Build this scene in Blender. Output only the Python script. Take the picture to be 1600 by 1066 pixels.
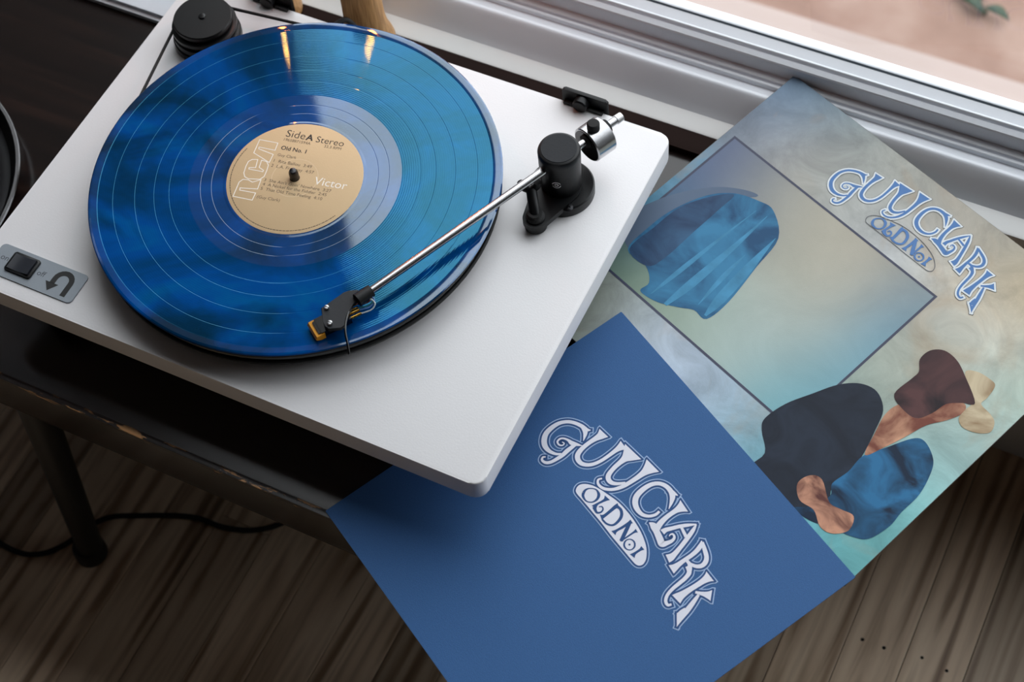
import bpy, bmesh, math, random
from mathutils import Vector, Matrix, Euler
for o in list(bpy.data.objects): bpy.data.objects.remove(o)
random.seed(7)
PI = math.pi
MM = 0.001
scene = bpy.context.scene
COL = scene.collection

# ------------------------------------------------------------------ camera
# world: millimetres * 0.001; origin = front right corner of the turntable's plinth top
cam_d = bpy.data.cameras.new('camera'); cam = bpy.data.objects.new('camera', cam_d); COL.objects.link(cam)
cR = Vector((0.89718124, 0.43673848, -0.06576715)); cU = Vector((-0.33891789, 0.77627368, 0.53153912)); cF = Vector((-0.2831969, 0.45459726, -0.84447667))
cam.matrix_world = Matrix(((cR.x, cU.x, -cF.x, 0.30138), (cR.y, cU.y, -cF.y, -0.42283), (cR.z, cU.z, -cF.z, 0.99086), (0, 0, 0, 1)))
cam_d.sensor_width = 36; cam_d.lens = 2657.92 * 36 / 1600; cam_d.clip_start = 0.05; cam_d.clip_end = 100
cam_d.dof.use_dof = True; cam_d.dof.focus_distance = 1.215; cam_d.dof.aperture_fstop = 8.0
scene.camera = cam

# ------------------------------------------------------------------ sky, exposure
w = bpy.data.worlds.new('overcast_sky'); scene.world = w; w.use_nodes = True
bg = w.node_tree.nodes['Background']; bg.inputs[1].default_value = 3.7
wn = w.node_tree.nodes; wl = w.node_tree.links
wtc = wn.new('ShaderNodeTexCoord'); wnz = wn.new('ShaderNodeTexNoise'); wnz.inputs['Scale'].default_value = 3.2; wnz.inputs['Detail'].default_value = 5; wnz.inputs['Distortion'].default_value = .6
wrp = wn.new('ShaderNodeValToRGB'); wrp.color_ramp.elements[0].position = .3; wrp.color_ramp.elements[0].color = (.72, .76, .83, 1); wrp.color_ramp.elements[1].position = .72; wrp.color_ramp.elements[1].color = (1.22, 1.22, 1.24, 1)
wl.new(wtc.outputs['Generated'], wnz.inputs['Vector']); wl.new(wnz.outputs['Fac'], wrp.inputs[0]); wl.new(wrp.outputs[0], bg.inputs[0])   # soft broken overcast
scene.view_settings.view_transform = 'Standard'; scene.view_settings.look = 'None'
scene.view_settings.exposure = 0.0; scene.view_settings.gamma = 1.0; scene.view_settings.use_curve_mapping = False

ZT = -69.66          # table top
ZF = -420.0          # floor
WX0, WX1, WZ1 = -1480.0, 1700.0, 1900.0     # window opening
# daylight portal in the window opening (samples the sky only through the opening)
pl = bpy.data.lights.new('window_portal', 'AREA'); pl.shape = 'RECTANGLE'; pl.size = (WX1-WX0)*MM; pl.size_y = (WZ1-ZT-50)*MM
pl.cycles.is_portal = True
po = bpy.data.objects.new('window_portal', pl); COL.objects.link(po)
po.location = ((WX0+WX1)/2*MM, 0.474, (WZ1+ZT+50)/2*MM); po.rotation_euler = (-PI/2, 0, 0)

# ------------------------------------------------------------------ materials
def lin(c):
    return tuple((v/255/12.92 if v/255 <= 0.04045 else ((v/255+0.055)/1.055)**2.4) for v in c)
MATS = {}
def mat(name, rgb, rough=0.5, metal=0.0, spec=0.5, coat=0.0, bump=None, vary=None, **kw):
    """rgb in display 0-255; bump=(scale,strength); vary=(scale, amount)"""
    if name in MATS: return MATS[name]
    m = bpy.data.materials.new(name); m.use_nodes = True; nt = m.node_tree; N = nt.nodes; L = nt.links
    b = N['Principled BSDF']; c = lin(rgb)
    b.inputs['Base Color'].default_value = (*c, 1); b.inputs['Roughness'].default_value = rough; b.inputs['Metallic'].default_value = metal
    b.inputs['Specular IOR Level'].default_value = spec; b.inputs['Coat Weight'].default_value = coat
    for k, v in kw.items(): b.inputs[k.replace('_', ' ')].default_value = v
    if bump or vary:
        tc = N.new('ShaderNodeTexCoord')
    if vary:
        nz = N.new('ShaderNodeTexNoise'); nz.inputs['Scale'].default_value = vary[0]; nz.inputs['Detail'].default_value = 5
        L.new(tc.outputs['Object'], nz.inputs['Vector'])
        mr = N.new('ShaderNodeMapRange'); mr.inputs['From Min'].default_value = .3; mr.inputs['From Max'].default_value = .7
        mr.inputs['To Min'].default_value = 1-vary[1]; mr.inputs['To Max'].default_value = 1+vary[1]; L.new(nz.outputs['Fac'], mr.inputs['Value'])
        mx = N.new('ShaderNodeVectorMath'); mx.operation = 'SCALE'; mx.inputs[0].default_value = c
        L.new(mr.outputs['Result'], mx.inputs['Scale']); L.new(mx.outputs['Vector'], b.inputs['Base Color'])
    if bump:
        nb = N.new('ShaderNodeTexNoise'); nb.inputs['Scale'].default_value = bump[0]; nb.inputs['Detail'].default_value = 4
        L.new(tc.outputs['Object'], nb.inputs['Vector'])
        bp = N.new('ShaderNodeBump'); bp.inputs['Strength'].default_value = bump[1]; bp.inputs['Distance'].default_value = 0.0005
        L.new(nb.outputs['Fac'], bp.inputs['Height']); L.new(bp.outputs['Normal'], b.inputs['Normal'])
    MATS[name] = m
    return m
def nodes_of(m): return m.node_tree.nodes, m.node_tree.links, m.node_tree.nodes['Principled BSDF']
def ramp(N, stops, interp='LINEAR'):
    r = N.new('ShaderNodeValToRGB'); r.color_ramp.interpolation = interp
    e = r.color_ramp.elements
    while len(e) < len(stops): e.new(0.5)
    for el, (p, c) in zip(e, stops): el.position = p; el.color = (*lin(c), 1)
    return r

# ------------------------------------------------------------------ mesh helpers (millimetres in, metres out)
def link(name, me, m=None, parent=None, loc=None, mw=None):
    o = bpy.data.objects.new(name, me); COL.objects.link(o)
    if m and me is not None and not me.materials: me.materials.append(m)
    if loc is not None: o.location = Vector(loc)*MM
    if mw is not None: o.matrix_basis = mw
    if parent: o.parent = parent; o.matrix_parent_inverse = wm(parent).inverted()
    return o
def wm(o):
    m = o.matrix_basis.copy()
    return wm(o.parent) @ o.matrix_parent_inverse @ m if o.parent else m
def tag(o, label, cat, group=None, kind=None):
    if label: o['label'] = label
    if cat: o['category'] = cat
    if group: o['group'] = group
    if kind: o['kind'] = kind
    return o
def struct(o, label=None):
    o['kind'] = 'structure'
    if label: o['label'] = label
    return o
def empty(name, loc=(0, 0, 0), label=None, cat=None, group=None):
    o = bpy.data.objects.new(name, None); COL.objects.link(o); o.location = Vector(loc)*MM; o.empty_display_size = 0.02
    return tag(o, label, cat, group)
def mesh(name, V, F, smooth=False, sharp=None):
    me = bpy.data.meshes.new(name); me.from_pydata([tuple(c*MM for c in v) for v in V], [], F); me.update()
    if smooth:
        for p in me.polygons: p.use_smooth = True
        if sharp: me.set_sharp_from_angle(angle=math.radians(sharp))
    return me
def bm_mesh(name, bm, smooth=False, sharp=35):
    bmesh.ops.recalc_face_normals(bm, faces=bm.faces)
    me = bpy.data.meshes.new(name); bm.to_mesh(me); bm.free()
    for v in me.vertices: v.co *= MM
    if smooth:
        for p in me.polygons: p.use_smooth = True
        if sharp: me.set_sharp_from_angle(angle=math.radians(sharp))
    return me
def box(x0, x1, y0, y1, z0, z1, bev=0, seg=2):
    bm = bmesh.new(); bmesh.ops.create_cube(bm, size=1)
    for v in bm.verts:
        v.co = Vector((x0+(v.co.x+.5)*(x1-x0), y0+(v.co.y+.5)*(y1-y0), z0+(v.co.z+.5)*(z1-z0)))
    if bev: bmesh.ops.bevel(bm, geom=bm.edges[:], offset=bev, segments=seg, affect='EDGES', profile=.5)
    return bm_mesh('box', bm, smooth=bool(bev))
def rrect_pts(x0, x1, y0, y1, r, n=6):
    P = []
    for cx, cy, a0 in ((x1-r, y0+r, -PI/2), (x1-r, y1-r, 0), (x0+r, y1-r, PI/2), (x0+r, y0+r, PI)):
        for i in range(n+1):
            a = a0+PI/2*i/n; P.append((cx+r*math.cos(a), cy+r*math.sin(a)))
    return P
def prism(pts, z0, z1, bev=0, seg=2, smooth=True):
    bm = bmesh.new(); b = [bm.verts.new((x, y, z0)) for x, y in pts]; t = [bm.verts.new((x, y, z1)) for x, y in pts]
    n = len(pts); fb = bm.faces.new(b[::-1]); ft = bm.faces.new(t)
    for i in range(n): bm.faces.new((b[i], b[(i+1) % n], t[(i+1) % n], t[i]))
    if bev:
        es = list(set(ft.edges[:]+fb.edges[:])); bmesh.ops.bevel(bm, geom=es, offset=bev, segments=seg, affect='EDGES', profile=.5)
    return bm_mesh('prism', bm, smooth=smooth, sharp=40)
def lathe(prof, n=48, smooth=True, sharp=35, c=(0, 0, 0)):
    V = []; F = []; rows = []
    for r, z in prof:
        if r <= 1e-6: rows.append([len(V)]); V.append((c[0], c[1], c[2]+z))
        else:
            rows.append(list(range(len(V), len(V)+n)))
            for i in range(n):
                a = 2*PI*i/n; V.append((c[0]+r*math.cos(a), c[1]+r*math.sin(a), c[2]+z))
    for A, B in zip(rows, rows[1:]):
        for i in range(n):
            j = (i+1) % n
            if len(A) == 1 and len(B) == 1: continue
            if len(A) == 1: F.append((A[0], B[j], B[i]))
            elif len(B) == 1: F.append((A[i], A[j], B[0]))
            else: F.append((A[i], A[j], B[j], B[i]))
    me = mesh('lathe', V, F); bm = bmesh.new(); bm.from_mesh(me); bmesh.ops.recalc_face_normals(bm, faces=bm.faces); bm.to_mesh(me); bm.free()
    if smooth:
        for p in me.polygons: p.use_smooth = True
        me.set_sharp_from_angle(angle=math.radians(sharp))
    return me
def catmull(P, n=6, closed=False):
    P = [tuple(p) for p in P]; out = []; m = len(P)
    rng = range(m if closed else m-1)
    g = (lambda i: P[i % m]) if closed else (lambda i: P[max(0, min(m-1, i))])
    for i in rng:
        p0, p1, p2, p3 = g(i-1), g(i), g(i+1), g(i+2)
        for k in range(n):
            t = k/n
            out.append(tuple(.5*(2*b+(c-a)*t+(2*a-5*b+4*c-d)*t*t+(3*b-a-3*c+d)*t**3) for a, b, c, d in zip(p0, p1, p2, p3)))
    if not closed: out.append(P[-1])
    return out
def tube(path, r, n=8, sub=6, radii=None, closed=False):
    P = [Vector(p) for p in (catmull(path, sub, closed) if sub else path)]
    V = []; F = []; m = len(P)
    up = None
    for i, p in enumerate(P):
        d = (P[(i+1) % m]-P[i-1]) if closed else (P[min(i+1, m-1)]-P[max(i-1, 0)])
        d.normalize()
        if up is None: up = d.orthogonal().normalized()
        up = (up-d*up.dot(d)).normalized(); s = d.cross(up)
        rr = r if radii is None else radii[0]+(radii[1]-radii[0])*i/(m-1)
        for k in range(n):
            a = 2*PI*k/n; V.append(p+(up*math.cos(a)+s*math.sin(a))*rr)
    for i in range(m if closed else m-1):
        j = (i+1) % m
        for k in range(n):
            l = (k+1) % n; F.append((i*n+k, i*n+l, j*n+l, j*n+k))
    if not closed: F.append(tuple(range(n))[::-1]); F.append(tuple((m-1)*n+k for k in range(n)))
    return mesh('tube', V, F, smooth=True, sharp=50)
def extrude_x(prof, x0, x1, smooth=True):
    """closed (y,z) outline run along x"""
    n = len(prof); V = [(x0, y, z) for y, z in prof]+[(x1, y, z) for y, z in prof]
    F = [(i, (i+1) % n, n+(i+1) % n, n+i) for i in range(n)]+[tuple(range(n))[::-1], tuple(range(n, 2*n))]
    me = mesh('ext', V, F); bm = bmesh.new(); bm.from_mesh(me)
    bmesh.ops.recalc_face_normals(bm, faces=bm.faces); bm.to_mesh(me); bm.free()
    if smooth:
        for p in me.polygons: p.use_smooth = True
        me.set_sharp_from_angle(angle=math.radians(28))
    return me
def ribbons(strokes, d=0.0, z=0.0, n=6, fn=None, scale=1.0, dz=.0016):
    """flat printed strokes [(x,y,w)..] widened by d all round"""
    V = []; F = []
    for si, s in enumerate(strokes):
        P = catmull(s, n); zs = z+si*dz
        if fn: P = [(*fn(x, y), wd) for x, y, wd in P]
        m = len(P)
        T = []
        for i in range(m):
            a, b = P[max(i-1, 0)], P[min(i+1, m-1)]; tx, ty = b[0]-a[0], b[1]-a[1]; l = math.hypot(tx, ty) or 1; T.append((tx/l, ty/l))
        P = [(x, y, wd*scale) for x, y, wd in P]
        if d:
            P = [(P[0][0]-T[0][0]*d, P[0][1]-T[0][1]*d, P[0][2])]+P+[(P[-1][0]+T[-1][0]*d, P[-1][1]+T[-1][1]*d, P[-1][2])]; T = [T[0]]+T+[T[-1]]
        b0 = len(V)
        for (x, y, wd), (tx, ty) in zip(P, T):
            h = max(wd, 0.05)/2+d
            V.append((x-ty*h, y+tx*h, zs)); V.append((x+ty*h, y-tx*h, zs))
        for i in range(len(P)-1): F.append((b0+2*i, b0+2*i+1, b0+2*i+3, b0+2*i+2))
    return mesh('print', V, F)
def upfix(me):
    bm = bmesh.new(); bm.from_mesh(me)
    fl = [f for f in bm.faces if f.normal.z < 0]
    bmesh.ops.reverse_faces(bm, faces=fl); bm.to_mesh(me); bm.free(); return me
def flat_poly(pts, z, d=0.0):
    if d:
        n = len(pts); Q = []
        A = sum(pts[i][0]*pts[(i+1) % n][1]-pts[(i+1) % n][0]*pts[i][1] for i in range(n)); sg = 1 if A > 0 else -1
        for i in range(n):
            a, b = pts[i-1], pts[(i+1) % n]; tx, ty = b[0]-a[0], b[1]-a[1]; l = math.hypot(tx, ty) or 1
            Q.append((pts[i][0]+ty/l*d*sg, pts[i][1]-tx/l*d*sg))
        pts = Q
    bm = bmesh.new(); f = bm.faces.new([bm.verts.new((x, y, z)) for x, y in pts]); bmesh.ops.triangulate(bm, faces=[f])
    me = bpy.data.meshes.new('flat'); bm.to_mesh(me); bm.free()
    for v in me.vertices: v.co *= MM
    return upfix(me)
def text_mesh(t, width, offset=0.0, shear=0.0, height=None):
    """built-in font laid flat; scaled to a given width in mm (origin at baseline start)"""
    cu = bpy.data.curves.new('t', 'FONT'); cu.body = t; cu.size = 1; cu.offset = offset; cu.shear = shear; cu.resolution_u = 3
    o = bpy.data.objects.new('t', cu); COL.objects.link(o)
    dg = bpy.context.evaluated_depsgraph_get(); me = bpy.data.meshes.new_from_object(o.evaluated_get(dg))
    bpy.data.objects.remove(o)
    xs = [v.co.x for v in me.vertices]; x0 = min(xs); s = width/(max(xs)-x0)
    sy = s if height is None else height/max(v.co.y for v in me.vertices)
    for v in me.vertices: v.co = Vector(((v.co.x-x0)*s, v.co.y*sy, 0))*MM
    me.materials.clear()
    return me
def frame(O, U, V):
    U = Vector(U).normalized(); V = Vector(V); N = U.cross(V).normalized(); V = N.cross(U)
    O = Vector(O)*MM
    return Matrix(((U.x, V.x, N.x, O.x), (U.y, V.y, N.y, O.y), (U.z, V.z, N.z, O.z), (0, 0, 0, 1)))

# ------------------------------------------------------------------ measured outlines (mm)
STROKES=[[[63.71,183.66,0.5],[61.8,181.75,2.5],[57.38,180.57,2.88],[52.48,178.26,2.64],[48.32,174.65,2.64],[45.6,169.24,2.89],[45.24,162.87,3.45],[46.6,157.12,3.76],[50.02,152.98,4.0],[54.22,150.92,3.74],[59.06,151.09,2.79],[63.52,153.35,1.98],[65.88,156.39,1.49]],[[56.48,180.5,2.26],[60.41,180.71,3.75],[63.61,178.95,2.87],[67.29,174.63,0.37]],[[69.82,171.82,0.25],[66.72,169.32,2.36],[63.59,167.21,3.23],[60.44,166.57,1.87],[57.5,165.03,1.37],[55.91,162.66,1.37],[56.59,159.82,1.37],[59.28,159.34,1.24],[61.06,160.98,0.99],[60.57,162.8,0.87],[58.76,162.28,0.62]],[[66.1,168.31,2.49],[66.51,161.42,3.22],[67.22,156.52,2.97],[67.14,151.47,2.6],[66.49,146.84,2.35],[64.58,143.85,2.22],[61.58,142.94,1.73],[60.07,144.68,1.36],[61.06,146.37,0.99]],[[71.18,189.72,8.85],[71.49,186.39,5.73],[71.17,182.58,3.86],[70.97,177.22,3.11],[71.47,170.97,3.22],[73.14,165.72,3.59],[76.16,163.29,3.58],[80.14,163.15,3.2],[83.7,165.64,2.77],[86.06,169.74,2.58],[87.24,175.45,2.46],[87.37,181.93,2.59],[87.15,187.97,3.21],[87.14,191.65,4.82],[87.32,195.05,7.91]],[[95.32,197.24,16.37],[95.83,192.47,9.67],[96.2,187.82,4.33],[97.18,179.14,3.16],[99.62,172.38,3.48],[103.85,170.8,3.3],[107.71,173.25,2.47],[111.02,178.65,1.65]],[[112.16,201.57,12.92],[112.51,196.93,7.61],[112.77,192.17,4.29],[112.82,185.2,3.3],[112.12,175.85,2.96],[109.7,168.8,2.3],[105.29,164.22,2.14],[100.58,163.18,1.82],[97.71,165.11,1.49],[98.52,167.86,1.16]],[[144.77,190.4,0.41],[142.1,194.53,2.33],[138.95,198.05,3.85],[135.1,199.53,3.58],[130.06,199.25,3.11],[125.68,196.78,2.9],[123.01,192.16,3.11],[122.36,186.0,3.59],[123.54,179.28,4.0],[126.74,175.21,3.99],[131.53,173.23,3.56],[136.65,173.47,2.73],[140.59,176.25,2.18],[142.54,180.53,2.05],[142.25,184.23,1.78]],[[134.3,199.32,3.17],[137.44,200.22,2.75],[140.63,201.41,0.41]],[[149.37,200.1,10.11],[149.09,197.41,6.55],[148.69,193.16,3.68],[148.58,186.63,3.27],[149.27,181.15,3.81],[150.39,177.4,4.07],[152.39,174.8,2.98]],[[144.56,173.63,0.54],[148.2,174.55,4.75],[153.22,173.58,4.33],[159.06,171.98,4.72],[162.34,171.1,4.44],[163.76,174.1,3.23],[164.56,178.0,2.29],[163.53,180.68,1.75],[161.07,181.27,1.35],[160.34,179.62,0.94],[160.88,178.37,0.54]],[[155.6,176.44,4.19],[155.77,179.44,3.25],[157.27,183.22,2.84],[159.33,188.22,2.71],[162.13,193.47,2.3],[165.17,198.35,0.81]],[[165.1,198.25,0.81],[167.26,193.58,2.7],[169.58,186.83,3.09],[171.76,179.38,3.08],[173.23,173.33,3.74],[173.49,170.02,5.21],[172.95,167.5,6.14]],[[160.27,188.97,1.76],[164.33,188.04,2.16],[168.08,187.17,2.42]],[[176.67,193.78,0.54],[178.93,191.01,2.95],[180.28,187.08,3.21],[180.84,182.13,2.94],[180.7,175.7,2.93],[180.8,170.73,3.59],[180.86,167.42,5.05],[180.58,164.79,6.91]],[[177.72,193.44,2.01],[183.42,191.17,2.94],[187.88,189.04,3.06],[190.39,186.09,3.32],[190.82,182.48,3.05],[188.7,179.25,2.52],[184.95,177.28,1.99],[182.22,176.55,1.33]],[[181.68,176.98,2.0],[185.02,176.82,2.66],[188.11,174.65,2.92],[190.38,171.41,2.78],[191.24,167.49,2.64]],[[185.22,174.71,2.66],[189.32,173.3,3.18],[191.11,168.9,2.77],[191.61,162.83,2.64],[192.11,156.78,2.37],[193.39,151.75,2.23],[195.9,148.37,2.23],[199.01,147.58,1.96],[200.23,149.85,1.57]],[[200.17,182.45,8.31],[200.11,180.13,5.8],[199.97,176.58,4.08],[199.78,171.86,3.55],[199.35,165.71,3.68],[199.15,160.21,4.85],[199.1,157.02,6.42],[199.27,154.47,7.99]],[[211.26,174.65,7.72],[209.8,173.29,5.36],[207.53,171.43,3.27],[205.08,169.32,2.23],[203.0,167.71,1.71]],[[205.84,168.32,1.7],[207.57,162.92,2.94],[209.53,156.55,3.65],[211.11,150.9,3.25],[213.02,146.05,1.69],[214.58,143.16,0.19]],[[208.98,155.37,3.26],[208.99,151.75,3.9],[209.11,148.6,2.99]],[[207.43,149.58,1.43],[210.95,147.17,1.95],[214.43,143.51,0.26]]]
SMALL=[[[99.24,151.36,2.08],[101.36,149.39,1.8],[105.69,149.1,0.97],[108.7,151.83,0.97],[108.99,155.74,1.73],[106.83,158.83,2.08],[102.79,159.5,0.97],[99.59,156.9,0.83],[98.51,153.97,1.39],[99.24,151.36,2.08]],[[112.45,162.1,5.11],[112.73,159.99,2.48],[112.46,157.29,1.66],[111.99,153.52,1.79],[112.6,150.43,4.13]],[[112.39,150.75,2.75],[115.18,149.92,1.92],[117.13,149.88,1.51],[118.38,152.08,1.24],[117.55,154.51,1.1],[115.46,155.07,0.96],[114.42,153.37,0.69]],[[122.0,164.38,4.54],[121.28,162.28,2.75],[121.72,157.0,2.2],[121.99,152.69,2.19],[121.79,151.03,3.01],[121.41,149.83,4.52]],[[121.52,163.75,1.65],[125.7,163.91,2.06],[129.48,161.24,2.19],[131.2,156.5,1.91],[130.89,152.62,1.5],[127.64,150.13,1.36],[123.27,149.68,1.37]],[[135.93,149.68,4.35],[135.77,152.25,1.9],[136.32,157.58,1.91],[136.52,163.18,2.32],[136.64,164.73,3.68]],[[136.32,163.74,2.45],[139.88,157.36,2.72],[143.78,150.34,2.57]],[[143.75,149.96,0.95],[143.88,156.81,1.22],[143.94,161.27,1.49],[144.2,163.45,3.26]],[[151.56,156.24,1.28],[152.59,155.12,1.2],[153.11,153.72,1.01],[153.07,152.28,0.82],[152.46,150.99,0.74],[151.37,150.06,0.82],[149.98,149.63,1.01],[148.48,149.77,1.2],[147.12,150.44,1.28],[146.09,151.56,1.2],[145.56,152.96,1.01],[145.6,154.41,0.82],[146.22,155.7,0.74],[147.31,156.63,0.82],[148.71,157.06,1.01],[150.2,156.92,1.2],[151.56,156.24,1.28]],[[148.94,152.82,1.21],[149.74,153.86,1.21]],[[157.11,149.76,4.29],[156.6,152.51,1.88],[156.72,156.9,1.88],[156.7,159.04,3.5]]]
OVAL=[[94.22,148.43],[92.82,151.94],[94.39,155.75],[98.54,159.33],[104.13,161.82],[111.26,163.97],[118.65,165.9],[126.45,166.65],[135.35,166.53],[144.34,165.48],[152.48,163.4],[159.02,160.46],[164.33,156.0],[166.17,152.16],[165.42,149.48],[163.03,148.05],[158.03,147.76],[147.41,147.61],[136.71,147.46],[125.35,147.73],[114.46,147.58],[103.48,147.42],[96.97,147.25]]
RCA=[[[-41.72,20.57],[-27.6,23.03],[-26.11,16.34],[-38.52,14.36],[-38.07,12.8],[-25.43,12.49],[-24.35,4.83],[-39.49,8.17]],[[-33.58,3.94],[-37.41,2.32],[-39.07,-0.33],[-38.45,-4.93],[-36.78,-10.67],[-34.24,-13.55],[-30.91,-14.06],[-22.98,-11.22],[-21.31,-7.84],[-22.25,-2.35],[-23.67,2.42],[-26.45,4.81],[-30.62,4.55],[-28.9,-1.95],[-24.6,-3.03],[-24.46,-4.36],[-35.12,-6.21],[-35.63,-5.03],[-31.23,-3.15]],[[-33.09,-32.17],[-18.43,-29.7],[-19.4,-23.16],[-31.45,-25.45],[-32.24,-23.66],[-19.93,-19.48],[-21.95,-11.1],[-26.59,-15.63],[-30.41,-14.91],[-34.27,-16.13],[-35.61,-19.26]]]
TEXTS=[["Side",-25.63,30.7,14.72,11.01],["A",-10.52,33.79,5.71,8.13],["Stereo",-2.42,34.78,21.3,11.75],["19658871594A",-24.93,26.84,20.59,12.58],["33.3 RPM",5.79,32.8,13.02,10.61],["Old No. 1",-22.86,18.85,19.47,12.09],["Guy Clark",-22.06,12.55,14.53,13.33],["1  Rita Ballou  3:49",-21.86,6.62,29.22,11.05],["2  L.A. Freeway  4:57",-21.42,2.02,32.8,12.43],["3  She Ain't Goin' Nowhere  3:27",-19.44,-11.4,51.06,10.86],["4  A Nickel for the Fiddler  2:45",-18.54,-15.15,48.69,10.31],["5  That Old Time Feeling  4:10",-17.87,-19.22,46.84,10.79],["(Guy Clark)",-16.53,-26.62,17.38,11.75],["Victor",15.07,0.34,24.94,9.31]]
OUTER=[[13.24,298.5,[100,130,156]],[2.92,263.12,[112,124,142]],[6.84,283.84,[104,126,148]],[20.12,262.92,[155,152,148]],[56.84,273.54,[170,166,158]],[101.22,267.82,[166,170,168]],[46.86,305.5,[130,145,150]],[120.07,310.41,[165,165,158]],[169.57,310.71,[168,164,156]],[224.59,302.61,[160,158,150]],[177.01,232.71,[192,196,198]],[142.67,229.53,[188,190,190]],[205.83,268.82,[196,188,174]],[259.5,247.45,[200,200,196]],[252.03,276.94,[196,176,140]],[295.22,225.48,[178,190,176]],[305.92,166.3,[170,190,186]],[302.14,197.18,[176,192,186]],[309.79,129.29,[150,186,186]],[310.76,83.46,[124,174,174]],[308.37,54.69,[116,170,172]],[11.37,147.83,[92,134,154]],[0.38,185.78,[104,134,152]],[47.22,73.52,[140,142,122]],[64.42,82.99,[168,176,182]],[96.16,84.45,[184,194,206]],[137.78,81.75,[178,190,202]],[171.91,72.79,[166,182,194]],[202.04,60.93,[124,166,176]],[243.56,61.77,[110,160,170]],[229.11,187.89,[172,172,160]],[234.32,222.32,[196,196,186]],[216.52,175.28,[160,168,160]],[214.56,144.39,[150,166,160]],[106.6,241.13,[176,176,170]]]
INNER=[[12.29,222.06,[84,94,124]],[14.96,191.81,[86,100,126]],[13.49,166.01,[76,102,124]],[20.19,132.53,[82,106,120]],[31.85,104.64,[112,132,120]],[55.5,104.76,[134,148,132]],[41.98,226.29,[132,138,144]],[75.13,226.29,[168,164,152]],[114.28,232.85,[178,174,162]],[151.75,192.48,[184,182,170]],[152.97,231.95,[180,174,162]],[195.68,232.26,[152,154,152]],[208.36,211.2,[106,142,160]],[203.26,176.61,[128,160,172]],[137.58,140.71,[176,184,178]],[136.07,109.43,[178,192,190]],[108.74,104.48,[170,182,174]],[84.27,102.72,[150,164,150]],[179.94,109.58,[124,168,176]],[198.54,135.5,[122,164,176]],[116.67,196.14,[170,168,156]],[161.02,149.17,[184,188,180]],[66.06,201.41,[140,146,146]]]
SHAPES=[["print_shade",[92,108,130],0.17,[[1.57,128.26],[8.92,163.24],[28.04,194.16],[47.6,209.76],[57.84,211.07],[32.11,184.17],[22.51,155.7],[24.62,113.25]]],["print_blue",[44,104,146],0.2,[[22.42,111.08],[19.46,135.49],[21.35,159.76],[30.35,185.94],[43.77,201.84],[61.9,209.84],[75.51,211.08],[94.95,196.06],[100.84,166.62],[107.05,131.5],[105.8,110.05],[94.21,108.94],[84.75,102.8],[70.02,94.71],[54.69,92.7],[54.23,102.2],[42.28,110.42]]],["print_dark_blue",[48,76,112],0.22,[[23.15,111.81],[22.42,138.39],[23.43,163.53],[32.71,186.5],[44.64,200.95],[45.86,182.04],[46.47,155.18],[47.32,125.5],[43.0,111.14]]],["print_navy",[30,42,60],0.24,[[211.3,44.79],[209.46,62.79],[196.01,73.71],[190.91,82.07],[193.16,100.22],[200.65,119.16],[208.7,137.56],[219.15,149.21],[231.46,152.45],[244.07,144.77],[250.74,129.08],[257.47,109.31],[261.08,91.07],[259.56,76.49],[266.9,64.56],[260.33,53.55],[243.69,45.15]]],["print_denim",[28,82,124],0.26,[[257.99,108.74],[264.51,124.18],[272.47,142.2],[279.33,146.94],[290.37,142.72],[297.47,134.64],[303.79,115.13],[304.22,96.31],[305.49,82.75],[302.01,66.51],[293.47,59.85],[279.98,54.48],[265.45,48.1],[251.62,46.79],[259.23,56.72],[262.73,71.06],[257.49,78.72],[259.0,93.33]]],["print_ochre",[178,124,96],0.28,[[258.44,110.3],[251.79,127.92],[247.18,143.41],[248.77,156.27],[257.48,169.58],[270.26,182.46],[280.19,187.96],[283.88,181.57],[279.7,169.53],[272.54,156.72],[268.52,140.41],[263.99,124.76]]],["print_umber",[58,40,42],0.3,[[240.96,159.74],[241.35,177.24],[241.06,184.98],[235.08,192.81],[235.52,202.99],[242.53,210.0],[253.57,210.19],[265.52,204.95],[284.56,193.49],[278.69,187.57],[271.38,179.07],[269.22,166.78],[264.01,155.91],[251.87,154.89]]],["print_sand",[206,186,146],0.29,[[264.25,206.42],[269.55,213.11],[279.95,214.88],[285.54,213.23],[287.84,202.42],[288.01,195.84],[297.53,194.24],[303.55,191.4],[306.48,183.72],[300.61,176.9],[291.08,173.24],[284.51,176.62],[283.3,184.35],[282.03,194.31]]],["print_clay",[166,112,88],0.32,[[241.05,61.96],[242.68,72.34],[250.58,76.03],[265.33,67.25],[274.17,68.78],[283.91,71.26],[288.58,61.17],[282.5,51.77],[273.27,49.72],[262.24,55.51],[250.36,54.12]]]]
STREAKS=[[[75.69,204.39,0.4],[76.83,168.08,4],[76.98,124.73,7],[75.97,97.34,3]],[[93.5,194.64,0.4],[97.36,161.52,7],[101.16,128.93,8],[103.14,111.31,2]],[[66.43,202.19,0.3],[64.49,166.1,2],[63.07,124.27,4],[62.13,96.77,0.6]],[[87.63,168.63,0.4],[89.43,143.69,4],[93.07,114.33,0.5]]]
FCAB=[[-569.28,-39.24],[-528.82,-54.04],[-493.3,-57.51],[-472.38,-50.96],[-455.43,-33.35],[-436.88,3.82],[-405.62,22.16],[-360.45,40.91],[-330.37,43.53],[-303.59,51.21],[-283.99,65.02],[-263.8,89.92]]
NAILS=[[243.7,182.76],[263.16,183.12],[295.73,187.96],[318.6,185.19]]

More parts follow.
